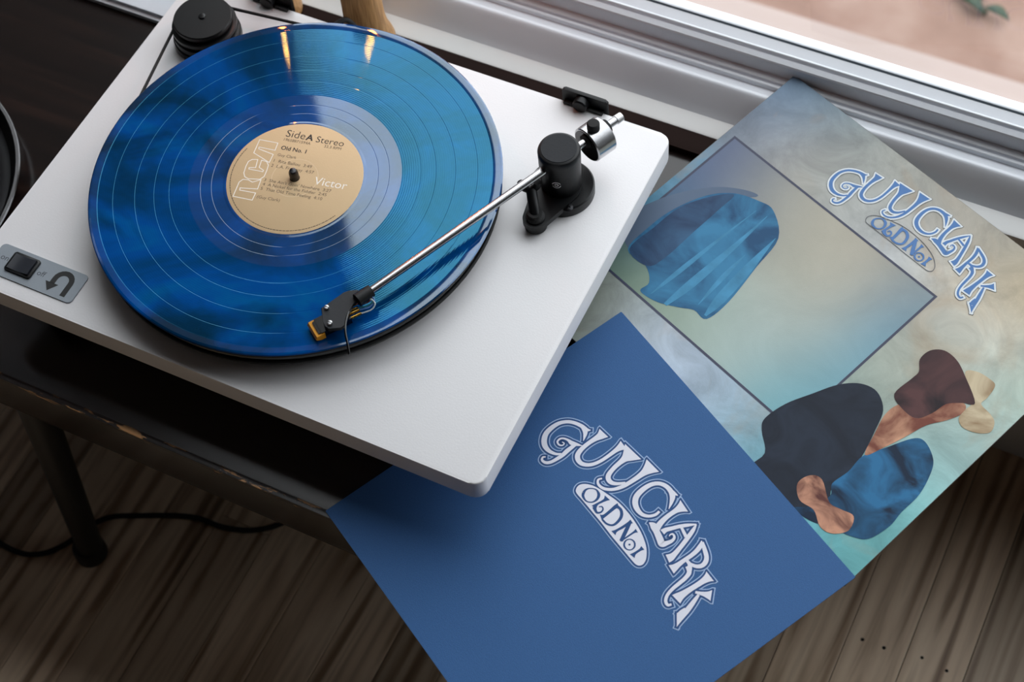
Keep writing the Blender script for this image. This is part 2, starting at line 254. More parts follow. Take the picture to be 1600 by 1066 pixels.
# ================================================================== SETTING
RX0, RX1, RY0, RZ1 = -1700.0, 2700.0, -2700.0, 2350.0
WY = 418.0
m_wall = mat('wall_paint', (62, 60, 58), rough=.8, bump=(300, .15), vary=(3, .05))
m_ceil = mat('ceiling_paint', (124, 122, 120), rough=.9, vary=(2, .03))
m_white = mat('white_trim_paint', (226, 226, 224), rough=.38, bump=(90, .06), vary=(14, .02))
m_vinyl = mat('white_window_vinyl', (222, 226, 232), rough=.28, vary=(8, .02))
m_gasket = mat('dark_glazing_gasket', (52, 66, 76), rough=.6, vary=(40, .1))

def boxes(*bs):
    V = []; F = []
    for x0, x1, y0, y1, z0, z1 in bs:
        b = len(V)
        V += [(x, y, z) for z in (z0, z1) for y in (y0, y1) for x in (x0, x1)]
        F += [tuple(b+i for i in f) for f in ((0, 2, 3, 1), (4, 5, 7, 6), (0, 1, 5, 4), (2, 6, 7, 3), (0, 4, 6, 2), (1, 3, 7, 5))]
    return mesh('boxes', V, F)
JW = 30
struct(link('wall_back', boxes((RX0, RX1, WY, 470, ZF, ZT-28), (RX0, WX0-JW, WY, 470, ZT-28, RZ1), (WX1+JW, RX1, WY, 470, ZT-28, RZ1), (WX0-JW, WX1+JW, WY, 470, WZ1+JW, RZ1)), m_wall))
struct(link('wall_left', boxes((RX0-60, RX0, RY0, 470, ZF, RZ1)), m_wall))
struct(link('wall_right', boxes((RX1, RX1+60, RY0, 470, ZF, RZ1)), m_wall))
struct(link('wall_front', boxes((RX0-60, RX1+60, RY0-60, RY0, ZF, RZ1)), m_wall))
struct(link('ceiling', boxes((RX0-60, RX1+60, RY0-60, 470, RZ1, RZ1+60)), m_ceil))
struct(link('baseboard_back', extrude_x([(411, ZF), (411, ZF+70), (413, ZF+78), (WY, ZF+80), (WY, ZF)], RX0, RX1), m_white))

# --- window: sill, sliding track, sash rail, gasket, pane
win = empty('window_1', (0, 440, ZT)); struct(win, 'white vinyl sliding window behind the dark table')
def zp(*p): return [(y, ZT+z) for y, z in p]
link('window_sill', extrude_x(zp((408, -28), (382, -28), (379, -24), (378.2, 1.5), (379, 4.3), (381, 5.2), (408, 5.5)), WX0-70, WX1+70), m_white, win)
link('frame_track', extrude_x(zp((396, -20), (396, 5), (397.6, 6.6), (401.4, 11.4), (406.6, 18.6), (410.8, 23.6), (413.2, 25.8), (414.4, 26.6), (416, 26.9), (417.8, 26.4), (418.6, 23.2), (427, 22.8), (427.4, 25.8), (428, 26.4), (429.8, 26.4), (430.4, 24.4), (432.4, 24.4), (433, 26.4), (434, 26.9), (439.2, 26.9), (439.2, -20)), WX0, WX1), m_vinyl, win)
link('sash_rail', extrude_x(zp((439.2, -20), (439.2, 39.6), (440, 40.8), (444.4, 42.4), (445.0, 41.4), (445.8, 41.4), (446.2, 43.4), (447, 44.2), (448, 44.2), (449.4, 43.2), (458.3, 45), (458.3, -20)), WX0, WX1), m_vinyl, win)
link('glazing_gasket', extrude_x(zp((458.3, -10), (458.3, 45.3), (459.6, 45.8), (459.6, -10)), WX0, WX1), m_gasket, win)
link('outer_sill', extrude_x(zp((459.6, -20), (459.6, 46), (461, 46.6), (468, 46.4), (469.4, 45.4), (470, 43), (480, 16), (480, -30), (470.2, -30), (470.2, -20)), WX0-JW, WX1+JW), m_vinyl, win)
for nm, x0, x1 in (('side_jamb', WX0-JW, WX0), ('side_jamb', WX1, WX1+JW)):
    link(nm, boxes((x0, x1, 407, 470.2, ZT, WZ1)), m_vinyl, win)
link('head_jamb', boxes((WX0-JW, WX1+JW, 407, 470.2, WZ1, WZ1+JW)), m_vinyl, win)
gl = bpy.data.materials.new('window_glass'); gl.use_nodes = True; N = gl.node_tree.nodes; L = gl.node_tree.links; N.clear()
out = N.new('ShaderNodeOutputMaterial'); tr = N.new('ShaderNodeBsdfTransparent'); gs = N.new('ShaderNodeBsdfGlossy'); gs.inputs['Roughness'].default_value = .02
tr.inputs[0].default_value = (.97, .985, .98, 1)
lw = N.new('ShaderNodeLayerWeight'); lw.inputs[0].default_value = .5
pw = N.new('ShaderNodeMath'); pw.operation = 'POWER'; pw.inputs[1].default_value = 5; L.new(lw.outputs['Facing'], pw.inputs[0])
fr = N.new('ShaderNodeMath'); fr.operation = 'MULTIPLY_ADD'; fr.inputs[1].default_value = .9; fr.inputs[2].default_value = .025; L.new(pw.outputs[0], fr.inputs[0]); mx = N.new('ShaderNodeMixShader')
L.new(fr.outputs[0], mx.inputs[0]); L.new(tr.outputs[0], mx.inputs[1]); L.new(gs.outputs[0], mx.inputs[2]); L.new(mx.outputs[0], out.inputs[0])
link('glass_pane', boxes((WX0, WX1, 460, 461, ZT+46, WZ1)), gl, win)

# --- floor: strip planks along y
fm = mat('floor_planks', (130, 96, 66), rough=.42, spec=.4); N, L, b = nodes_of(fm)
geo = N.new('ShaderNodeNewGeometry'); oi = N.new('ShaderNodeObjectInfo')
mp = N.new('ShaderNodeVectorMath'); mp.operation = 'MULTIPLY'; mp.inputs[1].default_value = (44, 3.2, 1)
ad = N.new('ShaderNodeVectorMath'); ad.operation = 'MULTIPLY_ADD'; ad.inputs[1].default_value = (1, 1, 1)
cmb = N.new('ShaderNodeCombineXYZ'); sc1 = N.new('ShaderNodeMath'); sc1.operation = 'MULTIPLY'; sc1.inputs[1].default_value = 300
L.new(oi.outputs['Random'], sc1.inputs[0]); L.new(sc1.outputs[0], cmb.inputs['X']); L.new(sc1.outputs[0], cmb.inputs['Y'])
L.new(geo.outputs['Position'], mp.inputs[0]); L.new(mp.outputs[0], ad.inputs[0]); L.new(cmb.outputs[0], ad.inputs[2])
n1 = N.new('ShaderNodeTexNoise'); n1.inputs['Scale'].default_value = 1.0; n1.inputs['Detail'].default_value = 5; n1.inputs['Distortion'].default_value = 1.0
L.new(ad.outputs[0], n1.inputs['Vector'])
wv = N.new('ShaderNodeTexWave'); wv.inputs['Scale'].default_value = .42; wv.inputs['Distortion'].default_value = 13; wv.inputs['Detail'].default_value = 3; wv.inputs['Detail Scale'].default_value = .55
L.new(ad.outputs[0], wv.inputs['Vector'])
r1 = ramp(N, [(.2, (84, 62, 48)), (.36, (158, 130, 104)), (.5, (214, 188, 160)), (.62, (228, 204, 176)), (.8, (180, 152, 124))])
mxf = N.new('ShaderNodeMix'); mxf.inputs[0].default_value = .16
L.new(n1.outputs['Fac'], mxf.inputs[2]); L.new(wv.outputs['Fac'], mxf.inputs[3]); L.new(mxf.outputs[0], r1.inputs[0])
hv = N.new('ShaderNodeHueSaturation'); mr = N.new('ShaderNodeMapRange'); mr.inputs['To Min'].default_value = .68; mr.inputs['To Max'].default_value = 1.2
L.new(oi.outputs['Random'], mr.inputs['Value']); L.new(mr.outputs[0], hv.inputs['Value']); L.new(r1.outputs[0], hv.inputs['Color']); L.new(hv.outputs[0], b.inputs['Base Color'])
bp = N.new('ShaderNodeBump'); bp.inputs['Strength'].default_value = .4; bp.inputs['Distance'].default_value = .0006; L.new(mxf.outputs[0], bp.inputs['Height']); L.new(bp.outputs[0], b.inputs['Normal'])
fl = struct(link('floor', boxes((RX0, RX1, RY0, WY, ZF-40, ZF-6)), mat('dark_subfloor', (34, 24, 18), rough=.9, vary=(20, .1))))
PW = 51.6
pme = box(-.5, .5, -.5, .5, -.5, .5)
pbm = bmesh.new(); bmesh.ops.create_cube(pbm, size=1); bmesh.ops.bevel(pbm, geom=[e for e in pbm.edges if all(v.co.z > 0 for v in e.verts)], offset=.018, segments=1, affect='EDGES')
pme = bpy.data.meshes.new('plank'); pbm.to_mesh(pme); pbm.free(); pme.materials.append(fm)
rs = random.Random(4)
k0 = int((RX0-282.4)//PW)+1
for k in range(k0, int((RX1-282.4)//PW)):
    x = 282.4+k*PW+PW/2
    near = -900 < x < 900
    y = -900.0-rs.uniform(0, 500) if near else RY0
    if near: cuts = [RY0, -1000+rs.uniform(-200, 200), rs.uniform(-620, -250), rs.uniform(40, 320) if rs.random() < .4 else WY, WY]
    else: cuts = [RY0, WY]
    cuts = sorted(set(cuts))
    for a, c in zip(cuts, cuts[1:]):
        if c-a < 5: continue
        p = link('plank', pme, None, fl)
        p.matrix_basis = Matrix.Translation(Vector((x, (a+c)/2, ZF-4+rs.uniform(-.15, .15)))*MM) @ Matrix.Diagonal((( PW-.7)*MM, (c-a-.6)*MM, 8*MM, 1))
# small dark nail holes and knots in the nearest planks
nail = mat('dark_nail_hole', (14, 10, 8), rough=.9, vary=(50, .2))

# --- outside ground beyond the glass
gm = mat('reddish_brick_dust_ground', (176, 136, 118), rough=.95); N, L, b = nodes_of(gm)
tc = N.new('ShaderNodeTexCoord'); nz = N.new('ShaderNodeTexNoise'); nz.inputs['Scale'].default_value = 5; nz.inputs['Detail'].default_value = 6; L.new(tc.outputs['Object'], nz.inputs['Vector'])
rr = ramp(N, [(.3, (116, 88, 76)), (.5, (144, 115, 102)), (.7, (166, 142, 130))]); L.new(nz.outputs['Fac'], rr.inputs[0]); L.new(rr.outputs[0], b.inputs['Base Color'])
struct(link('ground', boxes((-9000, 9000, 1362, 12000, -1120, -1000)), gm), 'reddish brown ground outside the window')
cm_ = mat('pale_concrete', (174, 157, 150), rough=.95, vary=(4, .08))
struct(link('trim_1', boxes((-9000, 9000, 470, 1360, -1120, -996)), cm_), 'pale concrete strip on the ground below the window')

# dark house next door: its near corner stands up-left outside the window and is mirrored in the record
HMW = Matrix.Translation(Vector((-2791, 3237, -1000))*MM) @ Matrix.Rotation(math.radians(40.2), 4, 'Z')
nb_ = empty('neighbouring_house', (0, 0, 0), 'tall dark house next door, seen mirrored in the left half of the record', 'house'); nb_.matrix_basis = HMW
m_brk = mat('dark_clapboard', (38, 36, 36), rough=.85, vary=(1.5, .1))
link('house_wall', boxes((-5200, 0, 0, 4000, 0, 9000)), m_brk, nb_, mw=HMW)
link('house_roof', extrude_x([(-150, 9000), (-150, 9150), (2000, 11200), (4150, 9150), (4150, 9000)], -5350, 0, smooth=False), mat('dark_shingle', (30, 30, 32), rough=.9, vary=(3, .15)), nb_, mw=HMW)

# ================================================================== TABLE
wm_ = mat('dark_stained_wood', (40, 25, 20), rough=.2, spec=.42); N, L, b = nodes_of(wm_)
geo = N.new('ShaderNodeNewGeometry'); mp = N.new('ShaderNodeVectorMath'); mp.operation = 'MULTIPLY'; mp.inputs[1].default_value = (4, 60, 60); L.new(geo.outputs['Position'], mp.inputs[0])
nz = N.new('ShaderNodeTexNoise'); nz.inputs['Scale'].default_value = 1; nz.inputs['Detail'].default_value = 6; L.new(mp.outputs[0], nz.inputs['Vector'])
rr = ramp(N, [(.3, (14, 9, 8)), (.55, (26, 17, 14)), (.75, (44, 28, 22))]); L.new(nz.outputs['Fac'], rr.inputs[0])
# worn bare wood where the varnish chipped off along the front arris
sp = N.new('ShaderNodeSeparateXYZ'); L.new(geo.outputs['Position'], sp.inputs[0])
m1 = N.new('ShaderNodeMapRange'); m1.inputs['From Min'].default_value = -.0295; m1.inputs['From Max'].default_value = -.0335; L.new(sp.outputs['Y'], m1.inputs['Value'])
m2 = N.new('ShaderNodeMapRange'); m2.inputs['From Min'].default_value = ZT*MM-.0065; m2.inputs['From Max'].default_value = ZT*MM-.003; L.new(sp.outputs['Z'], m2.inputs['Value'])
n2 = N.new('ShaderNodeTexNoise'); n2.inputs['Scale'].default_value = 1; n2.inputs['Detail'].default_value = 8; n2.inputs['Roughness'].default_value = .65
mp2 = N.new('ShaderNodeVectorMath'); mp2.operation = 'MULTIPLY'; mp2.inputs[1].default_value = (34, 160, 160); L.new(geo.outputs['Position'], mp2.inputs[0]); L.new(mp2.outputs[0], n2.inputs['Vector'])
mu = N.new('ShaderNodeMath'); mu.operation = 'MULTIPLY'; L.new(m1.outputs[0], mu.inputs[0]); L.new(m2.outputs[0], mu.inputs[1])
m3 = N.new('ShaderNodeMapRange'); m3.inputs['From Min'].default_value = .55; m3.inputs['From Max'].default_value = .60; L.new(n2.outputs['Fac'], m3.inputs['Value'])
mu2 = N.new('ShaderNodeMath'); mu2.operation = 'MULTIPLY'; L.new(mu.outputs[0], mu2.inputs[0]); L.new(m3.outputs[0], mu2.inputs[1])
mc = N.new('ShaderNodeMix'); mc.data_type = 'RGBA'; L.new(mu2.outputs[0], mc.inputs[0]); L.new(rr.outputs[0], mc.inputs[6]); mc.inputs[7].default_value = (*lin((215, 160, 105)), 1)
L.new(mc.outputs[2], b.inputs['Base Color'])
bp = N.new('ShaderNodeBump'); bp.inputs['Strength'].default_value = .15; bp.inputs['Distance'].default_value = .0005; L.new(nz.outputs['Fac'], bp.inputs['Height']); L.new(bp.outputs[0], b.inputs['Normal'])
TX0, TX1, TY0, TY1 = -760.0, 118.0, -34.7, 359.0
tb = empty('side_table', (-320, 165, ZF), 'low dark brown wooden table with a chipped front edge under the turntable', 'table')
link('tabletop', prism(rrect_pts(TX0, TX1, TY0, TY1, 6), ZT-50, ZT, bev=4, seg=3), wm_, tb)
link('back_lip', prism(rrect_pts(TX0, TX1, TY1, TY1+18.6, 3), ZT-30, ZT+5.4, bev=2.6, seg=3), mat('dark_brown_lip', (32, 18, 14), rough=.6, spec=.06, vary=(20, .15)), tb)
m_leg = mat('black_leg_paint', (14, 14, 14), rough=.45, vary=(20, .15))
for fx, fy, tx, ty in ((-427, -29, -398, -14), (70, 20, 60, 40), (-600, 345, -570, 330), (70, 345, 60, 330)):
    lg = link('leg', tube([(tx, ty, ZT-49), (fx+(tx-fx)*.07, fy+(ty-fy)*.07, ZF+18)], 13, n=16, sub=0, radii=(14.5, 12)), m_leg, tb)
    link('foot', lathe([(0, 0), (13, 0), (15, 2), (15, 14), (13.5, 20), (0, 21)], 20, c=(fx, fy, ZF)), m_leg, lg)

# ================================================================== TURNTABLE
W, D, PT = 420.9, 319.2, 20.0
m_pl = mat('white_satin_plinth', (226, 224, 225), rough=.42, bump=(700, .12), vary=(6, .012))
m_blk = mat('black_satin_plastic', (12, 13, 15), rough=.42, spec=.3, bump=(500, .08))
m_blkm = mat('black_matte_rubber', (12, 12, 13), rough=.75, vary=(40, .15))
m_blkg = mat('black_gloss_plastic', (9, 9, 10), rough=.18)
m_chr = mat('polished_steel', (196, 196, 198), rough=.22, metal=1.0, vary=(60, .03))
m_alu = mat('brushed_grey_aluminium', (142, 149, 156), rough=.45, metal=.55, bump=(900, .1), vary=(50, .04))
m_scr = mat('dark_screw_steel', (40, 40, 42), rough=.3, metal=.9, vary=(90, .1))
tt = empty('turntable', (-210, 160, ZT), 'white belt-drive turntable with a black platter and silver tonearm', 'turntable')
link('plinth', prism(rrect_pts(-W, 0, 0, D, 9, 8), -PT, 0, bev=1.1, seg=3), m_pl, tt)
for x, y in ((-385, 40), (-108, 52), (-385, 280), (-66, 285)):
    link('rubber_foot', lathe([(0, ZT), (15, ZT), (17, ZT+3), (17, -PT-8), (12, -PT), (0, -PT)], 24, c=(x, y, 0)), m_blkm, tt)
# specks of dust are left to the material; control plate
cp = link('control_plate', prism(rrect_pts(-410, -334.3, 11.6, 37.4, 3.2), 0, 1.0, bev=.25, seg=1), m_alu, tt)
link('switch_bezel', prism(rrect_pts(-396.2, -373.6, 17.2, 33.8, 1.5), 1.0, 2.6, bev=.5, seg=2), m_blk, cp)
rk = [(-394.2, 3.4), (-390, 2.9), (-385, 2.7), (-380, 3.4), (-375.6, 4.8)]
V = []; F = []
for x, z in rk:
    for y in (19, 32): V.append((x, y, 2.2)); V.append((x, y, z))
for i in range(len(rk)-1):
    a = i*4; c = a+4
    F += [(a+1, c+1, c+3, a+3), (a, c, c+1, a+1), (a+2, a+3, c+3, c+2)]
F += [(0, 1, 3, 2), (16, 18, 19, 17)]
link('rocker_switch', mesh('rk', V, F, smooth=True, sharp=40), mat('dark_rocker_plastic', (30, 33, 40), rough=.3, vary=(30, .05)), cp)
m_ink = mat('black_print', (10, 10, 11), rough=.6, vary=(60, .1))
m_ink2 = mat('grey_print', (62, 66, 72), rough=.6, vary=(60, .1))
for t, x, y, wd in (('on', -404.6, 24.4, 6.4), ('off', -371.6, 23.2, 6.8)):
    link('switch_lettering', text_mesh(t, wd), m_ink2, cp, mw=Matrix.Translation(Vector((x, y, 1.06))*MM))
# bent U-shaped arrow
ar = [(-343.4, 14.6), (-343.4, 26.0)]+[(-350+6.6*math.cos(a), 26.0+6.6*math.sin(a)) for a in [i*PI/10 for i in range(1, 10)]]+[(-356.6, 26.0), (-356.6, 21.5)]
V = []; F = []
for i, (x, y) in enumerate(ar):
    a = ar[max(i-1, 0)]; c = ar[min(i+1, len(ar)-1)]; tx, ty = c[0]-a[0], c[1]-a[1]; l = math.hypot(tx, ty)
    V += [(x-ty/l*2.1, y+tx/l*2.1, 1.06), (x+ty/l*2.1, y-tx/l*2.1, 1.06)]
F = [(2*i, 2*i+1, 2*i+3, 2*i+2) for i in range(len(ar)-1)]
n0 = len(V); V += [(-362.2, 21.8, 1.06), (-351.0, 21.8, 1.06), (-356.6, 14.6, 1.06)]; F.append((n0, n0+1, n0+2))
link('arrow_logo', upfix(mesh('arrow', V, F)), m_ink, cp)

RC = (-227.3, 158.7)
# platter with an overhanging rim, mat, spindle
pt = link('platter', lathe([(0, 4), (60, 4), (60, 6), (143, 6), (146.5, 7), (147.5, 9), (147.5, 19), (146.8, 20.2), (140, 20.6), (0, 20.6)], 128, c=(*RC, 0)), m_blkg, tt)
link('bearing_hub', lathe([(0, 0), (24, 0), (24, 3.5), (20, 4), (0, 4)], 32, c=(*RC, 0)), m_blk, tt)
link('slip_mat', lathe([(3.8, 20.6), (149, 20.6), (149.4, 21.2), (149.2, 24), (148, 24.4), (3.8, 24.4)], 128, c=(*RC, 0)), m_blkm, tt)
link('spindle', lathe([(0, 4), (3.5, 4), (3.5, 31.5), (3.3, 33.2), (2.4, 35), (0, 35.6)], 24, c=(*RC, 0)), mat('black_spindle', (12, 12, 16), rough=.25, vary=(60, .1)), tt)
# pulley with stepped grooves and the belt
PC = (-374.0, 268.2)
pu = link('motor_pulley', lathe([(0, 0), (26.5, 0), (27, 1), (27, 6), (26, 7), (26, 11.5), (23.5, 12.2), (23.5, 14.2), (25.5, 15), (25.5, 18), (21.5, 18.6), (21.5, 20.8), (23, 21.4), (23, 24.2), (22.4, 25), (0, 25.2)], 64, c=(*PC, 0)), mat('black_anodised_pulley', (11, 11, 12), rough=.32, spec=.3, metal=.15, vary=(40, .08)), tt)
link('pulley_cap', lathe([(0, 25.2), (3, 25.2), (2.6, 26.2), (0, 26.4)], 16, c=(*PC, 0)), m_blkg, pu)
r1, r2, bz = 24.0, 148.3, 13.2
dx, dy = RC[0]-PC[0], RC[1]-PC[1]; dd = math.hypot(dx, dy); th0 = math.atan2(dy, dx); al = math.acos((r1-r2)/dd)
path = []
for i in range(13):
    a = th0+al+(2*PI-2*al)*i/12; path.append((PC[0]+r1*math.cos(a), PC[1]+r1*math.sin(a), bz))
for i in range(65):
    a = th0-al+(2*al)*i/64; path.append((RC[0]+r2*math.cos(a), RC[1]+r2*math.sin(a), bz))
link('drive_belt', tube(path, 1.25, n=8, sub=0, closed=True), m_blkm, tt)
# dust-cover hinges on the back edge
for x in (-72, -346):
    h = link('hinge_bracket', prism(rrect_pts(x-18.5, x+18.5, -15, 15, 2), 0, 3, bev=.5, seg=1), m_blk, tt)
    h.matrix_basis = Matrix.Translation(Vector((0, D+4.2, -3))*MM) @ Matrix.Rotation(PI/2, 4, 'X')
    h.matrix_parent_inverse = wm(tt).inverted()
    link('hinge_foot', box(x-16, x+16, D-3, D+3, .0, 2.2, .4), m_blk, h)
    link('hinge_knob', lathe([(0, 0), (6, 0), (6, 5), (5, 6.2), (0, 6.4)], 24), m_blk, h, mw=Matrix.Translation(Vector((x-1.5, D+.6, 5))*MM) @ Matrix.Rotation(PI/2, 4, 'X'))

# --- tonearm
TC = Vector((-54.0, 241.0, 0)); AX = Vector((.4180, .9085, 0)); AP = Vector((-AX.y, AX.x, 0)); AZ = 37.5
def arm(t, s=0.0, z=AZ): return TC+AX*t+AP*s+Vector((0, 0, z))
def hull2(c1, r1, c2, r2, n=24):
    d = Vector(c2)-Vector(c1); th = math.atan2(d.y, d.x); L_ = d.length; be = math.acos((r1-r2)/L_); P = []
    for i in range(n+1):
        a = th+be+(2*PI-2*be)*i/n; P.append((c1[0]+r1*math.cos(a), c1[1]+r1*math.sin(a)))
    for i in range(n+1):
        a = th-be+2*be*i/n; P.append((c2[0]+r2*math.cos(a), c2[1]+r2*math.sin(a)))
    return P
tbz = link('tonearm_base', lathe([(0, 0), (23.6, 0), (23.8, .6), (23.8, 8), (22.8, 9), (0, 9)], 64, c=(-53.6, 241.3, 0)), m_blk, tt)
LB = (-57.5, 205.0)
link('armrest_board', prism(hull2((-55, 238), 17.5, LB, 9.2), 6.5, 11.2, bev=.8, seg=2), m_blk, tbz)
link('armrest_post', lathe([(0, 0), (8.2, 0), (8.2, 7.6), (6.6, 8.4), (6.6, 10.5), (7.0, 11.2), (6.2, 13.2), (5.2, 13.8), (5.2, 16), (0, 16)], 28, c=(LB[0], LB[1], 1.5)), m_blkm, tbz)
link('armrest_stem', tube([(LB[0], LB[1], 15), (LB[0]-2.5, LB[1]+3.5, 19), (LB[0]-5.5, LB[1]+8, 22.5), (LB[0]-8, LB[1]+12, 25)], 4.0, n=12), m_blk, tbz)
link('armrest_clip', tube([(-72.2, 214.6, 32.5), (-71.4, 215.2, 28), (-68.5, 216.6, 25), (-65, 218.2, 25), (-62.4, 219.6, 28), (-61.8, 220.2, 32)], 2.9, n=10), m_blk, tbz)
for x, y in ((-71.5, 231.0), (-40.5, 223.5)):
    sc = link('screw', lathe([(0, 0), (3.9, 0), (3.7, .9), (2.6, 1.5), (0, 1.7)], 20, c=(x, y, 8.9 if x > -60 else 11.1)), m_scr, tbz)
    zz = 10.65 if x > -60 else 12.85
    link('cross_slot', boxes((x-2.2, x+2.2, y-.4, y+.4, zz-.5, zz+.06), (x-.4, x+.4, y-2.2, y+2.2, zz-.5, zz+.06)), m_blkg, sc)
tw = link('pivot_tower', lathe([(0, 9), (14.2, 9), (14.8, 9.6), (15.3, 44), (15.4, 47.4), (14.6, 49.4), (13.2, 50), (0, 50)], 64, c=(TC.x, TC.y, 0)), m_blk, tt)
link('tower_cap', lathe([(0, 50), (13.0, 50), (13.0, 50.25), (12.8, 50.4), (0, 50.4)], 48, c=(TC.x, TC.y, 0)), mat('charcoal_cap', (20, 24, 30), rough=.6, spec=.3, bump=(600, .15)), tw)
# small round emblem printed on the tower's side
m_wink = mat('white_print', (214, 214, 214), rough=.6, vary=(60, .05))
ea0 = math.atan2(-.93, .25)
def on_tower(u, z, r=15.2): a = ea0+u/15.2; return (TC.x+r*math.cos(a), TC.y+r*math.sin(a), z)
V = []; F = []
for g0, g1, rad, wd in ((.35, PI-.15, 3.0, .75), (PI+.35, 2*PI-.15, 3.0, .75), (-.6, PI*.9, 1.25, .8), (PI*1.1, PI*1.75, 1.25, .8)):
    b0 = len(V)
    for i in range(13):
        a = g0+(g1-g0)*i/12
        for rr_ in (rad-wd/2, rad+wd/2): V.append(on_tower(rr_*math.cos(a), 27+rr_*math.sin(a), 15.32))
    F += [(b0+2*i, b0+2*i+1, b0+2*i+3, b0+2*i+2) for i in range(12)]
link('tower_emblem', mesh('emb', V, F), m_wink, tw)
TA0, TA1 = -174.5, 55.0
tn = link('tonearm_tube', tube([tuple(arm(-13)), tuple(arm(TA0))], 3, n=24, sub=0, radii=(3.1, 2.75)), m_chr, tt)
link('rear_rod', tube([tuple(arm(13)), tuple(arm(TA1))], 3, n=20, sub=0, radii=(2.9, 2.9)), m_chr, tn)
link('rod_tip', tube([tuple(arm(TA1-2)), tuple(arm(TA1+3.2))], 3, n=20, sub=0, radii=(3.6, 3.4)), m_chr, tn)
me = lathe([(0, 0), (4.2, 0), (4.2, -.2), (6.4, -.2), (6.4, 0), (13, 0), (13.8, .8), (13.8, 16.4), (13, 17.2), (5.0, 17.2), (5.0, 18.4), (0, 18.4)], 64)
def axis_frame(t, z): 
    X = AP; Z = AX; Y = Z.cross(X)
    O = arm(t, 0, z)*MM
    return Matrix(((X.x, Y.x, Z.x, O.x), (X.y, Y.y, Z.y, O.y), (X.z, Y.z, Z.z, O.z), (0, 0, 0, 1)))
cw = link('counterweight', me, m_chr, tn, mw=axis_frame(25, AZ-5.5))
link('weight_face', lathe([(0, -.3), (12.2, -.3), (12.2, -.05), (0, -.05)], 48), m_blkg, cw, mw=axis_frame(25, AZ-5.5))
link('rear_bushing', lathe([(3, 17), (5.6, 17), (5.6, 20), (3, 20)], 24), m_blkm, cw, mw=axis_frame(25, AZ))
link('front_bushing', lathe([(2.9, -1.5), (5.2, -1.5), (5.2, 0), (2.9, 0)], 24), m_blkm, cw, mw=axis_frame(25, AZ))
q = arm(32, 0, AZ+6)
link('set_knob', lathe([(0, 0), (4.4, 0), (4.7, .6), (4.7, 7.2), (3.8, 8.2), (0, 8.4)], 24, c=tuple(q)), m_blkm, cw)
# headshell
HS = 33.6
link('headshell_collar', tube([tuple(arm(-168)), tuple(arm(-180))], 4, n=20, sub=0, radii=(4.5, 4.9)), m_blk, tn)
hp = [(-149.4, 62.6), (-141.5, 80.2), (-138.6, 83.2), (-133.6, 86.0), (-128.6, 83.8), (-129.4, 79.6), (-131.2, 74.5), (-131.0, 67.2), (-127.2, 57.6), (-129.0, 53.8), (-136.2, 49.8), (-139.8, 50.6), (-142.6, 53.6)]
hs = link('headshell', prism(hp, HS, HS+3.0, bev=.5, seg=1), mat('charcoal_headshell', (27, 30, 34), rough=.55, spec=.35, bump=(600, .1)), tn)
for x, y in ((-145.6, 64.2), (-137.4, 54.2)):
    s_ = link('headshell_screw', lathe([(0, 0), (1.9, 0), (1.9, 1.2), (1.5, 1.8), (0, 1.9)], 16, c=(x, y, HS+3)), m_chr, hs)
    link('screw_slot', boxes((x-1.6, x+1.6, y-.25, y+.25, HS+4.6, HS+4.96)), m_blkg, s_)
link('finger_lift', tube([(-131.0, 68.0, HS+2.2), (-128.6, 60, HS+2.5), (-125.2, 53, HS+1.8), (-120.4, 46.5, HS-1.5), (-117.4, 42.0, HS-5.5)], .85, n=8), m_blkg, hs)
# cartridge hangs under the headshell: black body, amber stylus guard, coloured leads
cx = Vector((-.82, .57, 0)); hd = Vector((-.57, -.82, 0))     # across / towards the tip
HC = Vector((-140.8, 57.4, 0))
def hl(a, s, z): return tuple(HC+hd*a+cx*s+Vector((0, 0, z)))
def hbox(a0, a1, s0, s1, z0, z1, a0b=None, a1b=None):
    a0b = a0 if a0b is None else a0b; a1b = a1 if a1b is None else a1b
    V = [hl(a0b, s0, z0), hl(a1b, s0, z0), hl(a1b, s1, z0), hl(a0b, s1, z0), hl(a0, s0, z1), hl(a1, s0, z1), hl(a1, s1, z1), hl(a0, s1, z1)]
    return mesh('hb', V, [(3, 2, 1, 0), (4, 5, 6, 7), (0, 1, 5, 4), (2, 3, 7, 6), (1, 2, 6, 5), (3, 0, 4, 7)])
ca = link('cartridge', hbox(-14, 8.5, -6.4, 6.4, 27.8, HS), m_blkg, tn)
m_amb = mat('amber_plastic', (216, 146, 24), rough=.35, vary=(90, .06), Subsurface_Weight=.0)
V = []; F = []
prof_ = [(6.5, HS-1.2), (12.6, HS-1.6), (13.8, HS-4), (13.2, 28.4), (10.5, 26.8), (6.5, 26.8)]
for s in (-7.0, 7.0):
    for a, z in prof_: V.append(hl(a, s, z))
n = len(prof_); F = [(i, (i+1) % n, n+(i+1) % n, n+i) for i in range(n)]+[tuple(range(n))[::-1], tuple(range(n, 2*n))]
st = mesh('st', V, F); bm = bmesh.new(); bm.from_mesh(st); bmesh.ops.recalc_face_normals(bm, faces=bm.faces); bm.to_mesh(st); bm.free()
link('stylus_guard', st, m_amb, ca)
link('stylus_block', hbox(8.4, 10.4, -5.6, 5.2, 30, HS-.6), m_blkg, ca)
link('stylus_tip', tube([hl(6, 0, 27.8), hl(7.5, 0, 26.5)], .5, n=6, sub=0), m_chr, ca)
m_gold = mat('gold_pin', (214, 170, 80), rough=.25, metal=1.0, vary=(90, .05))
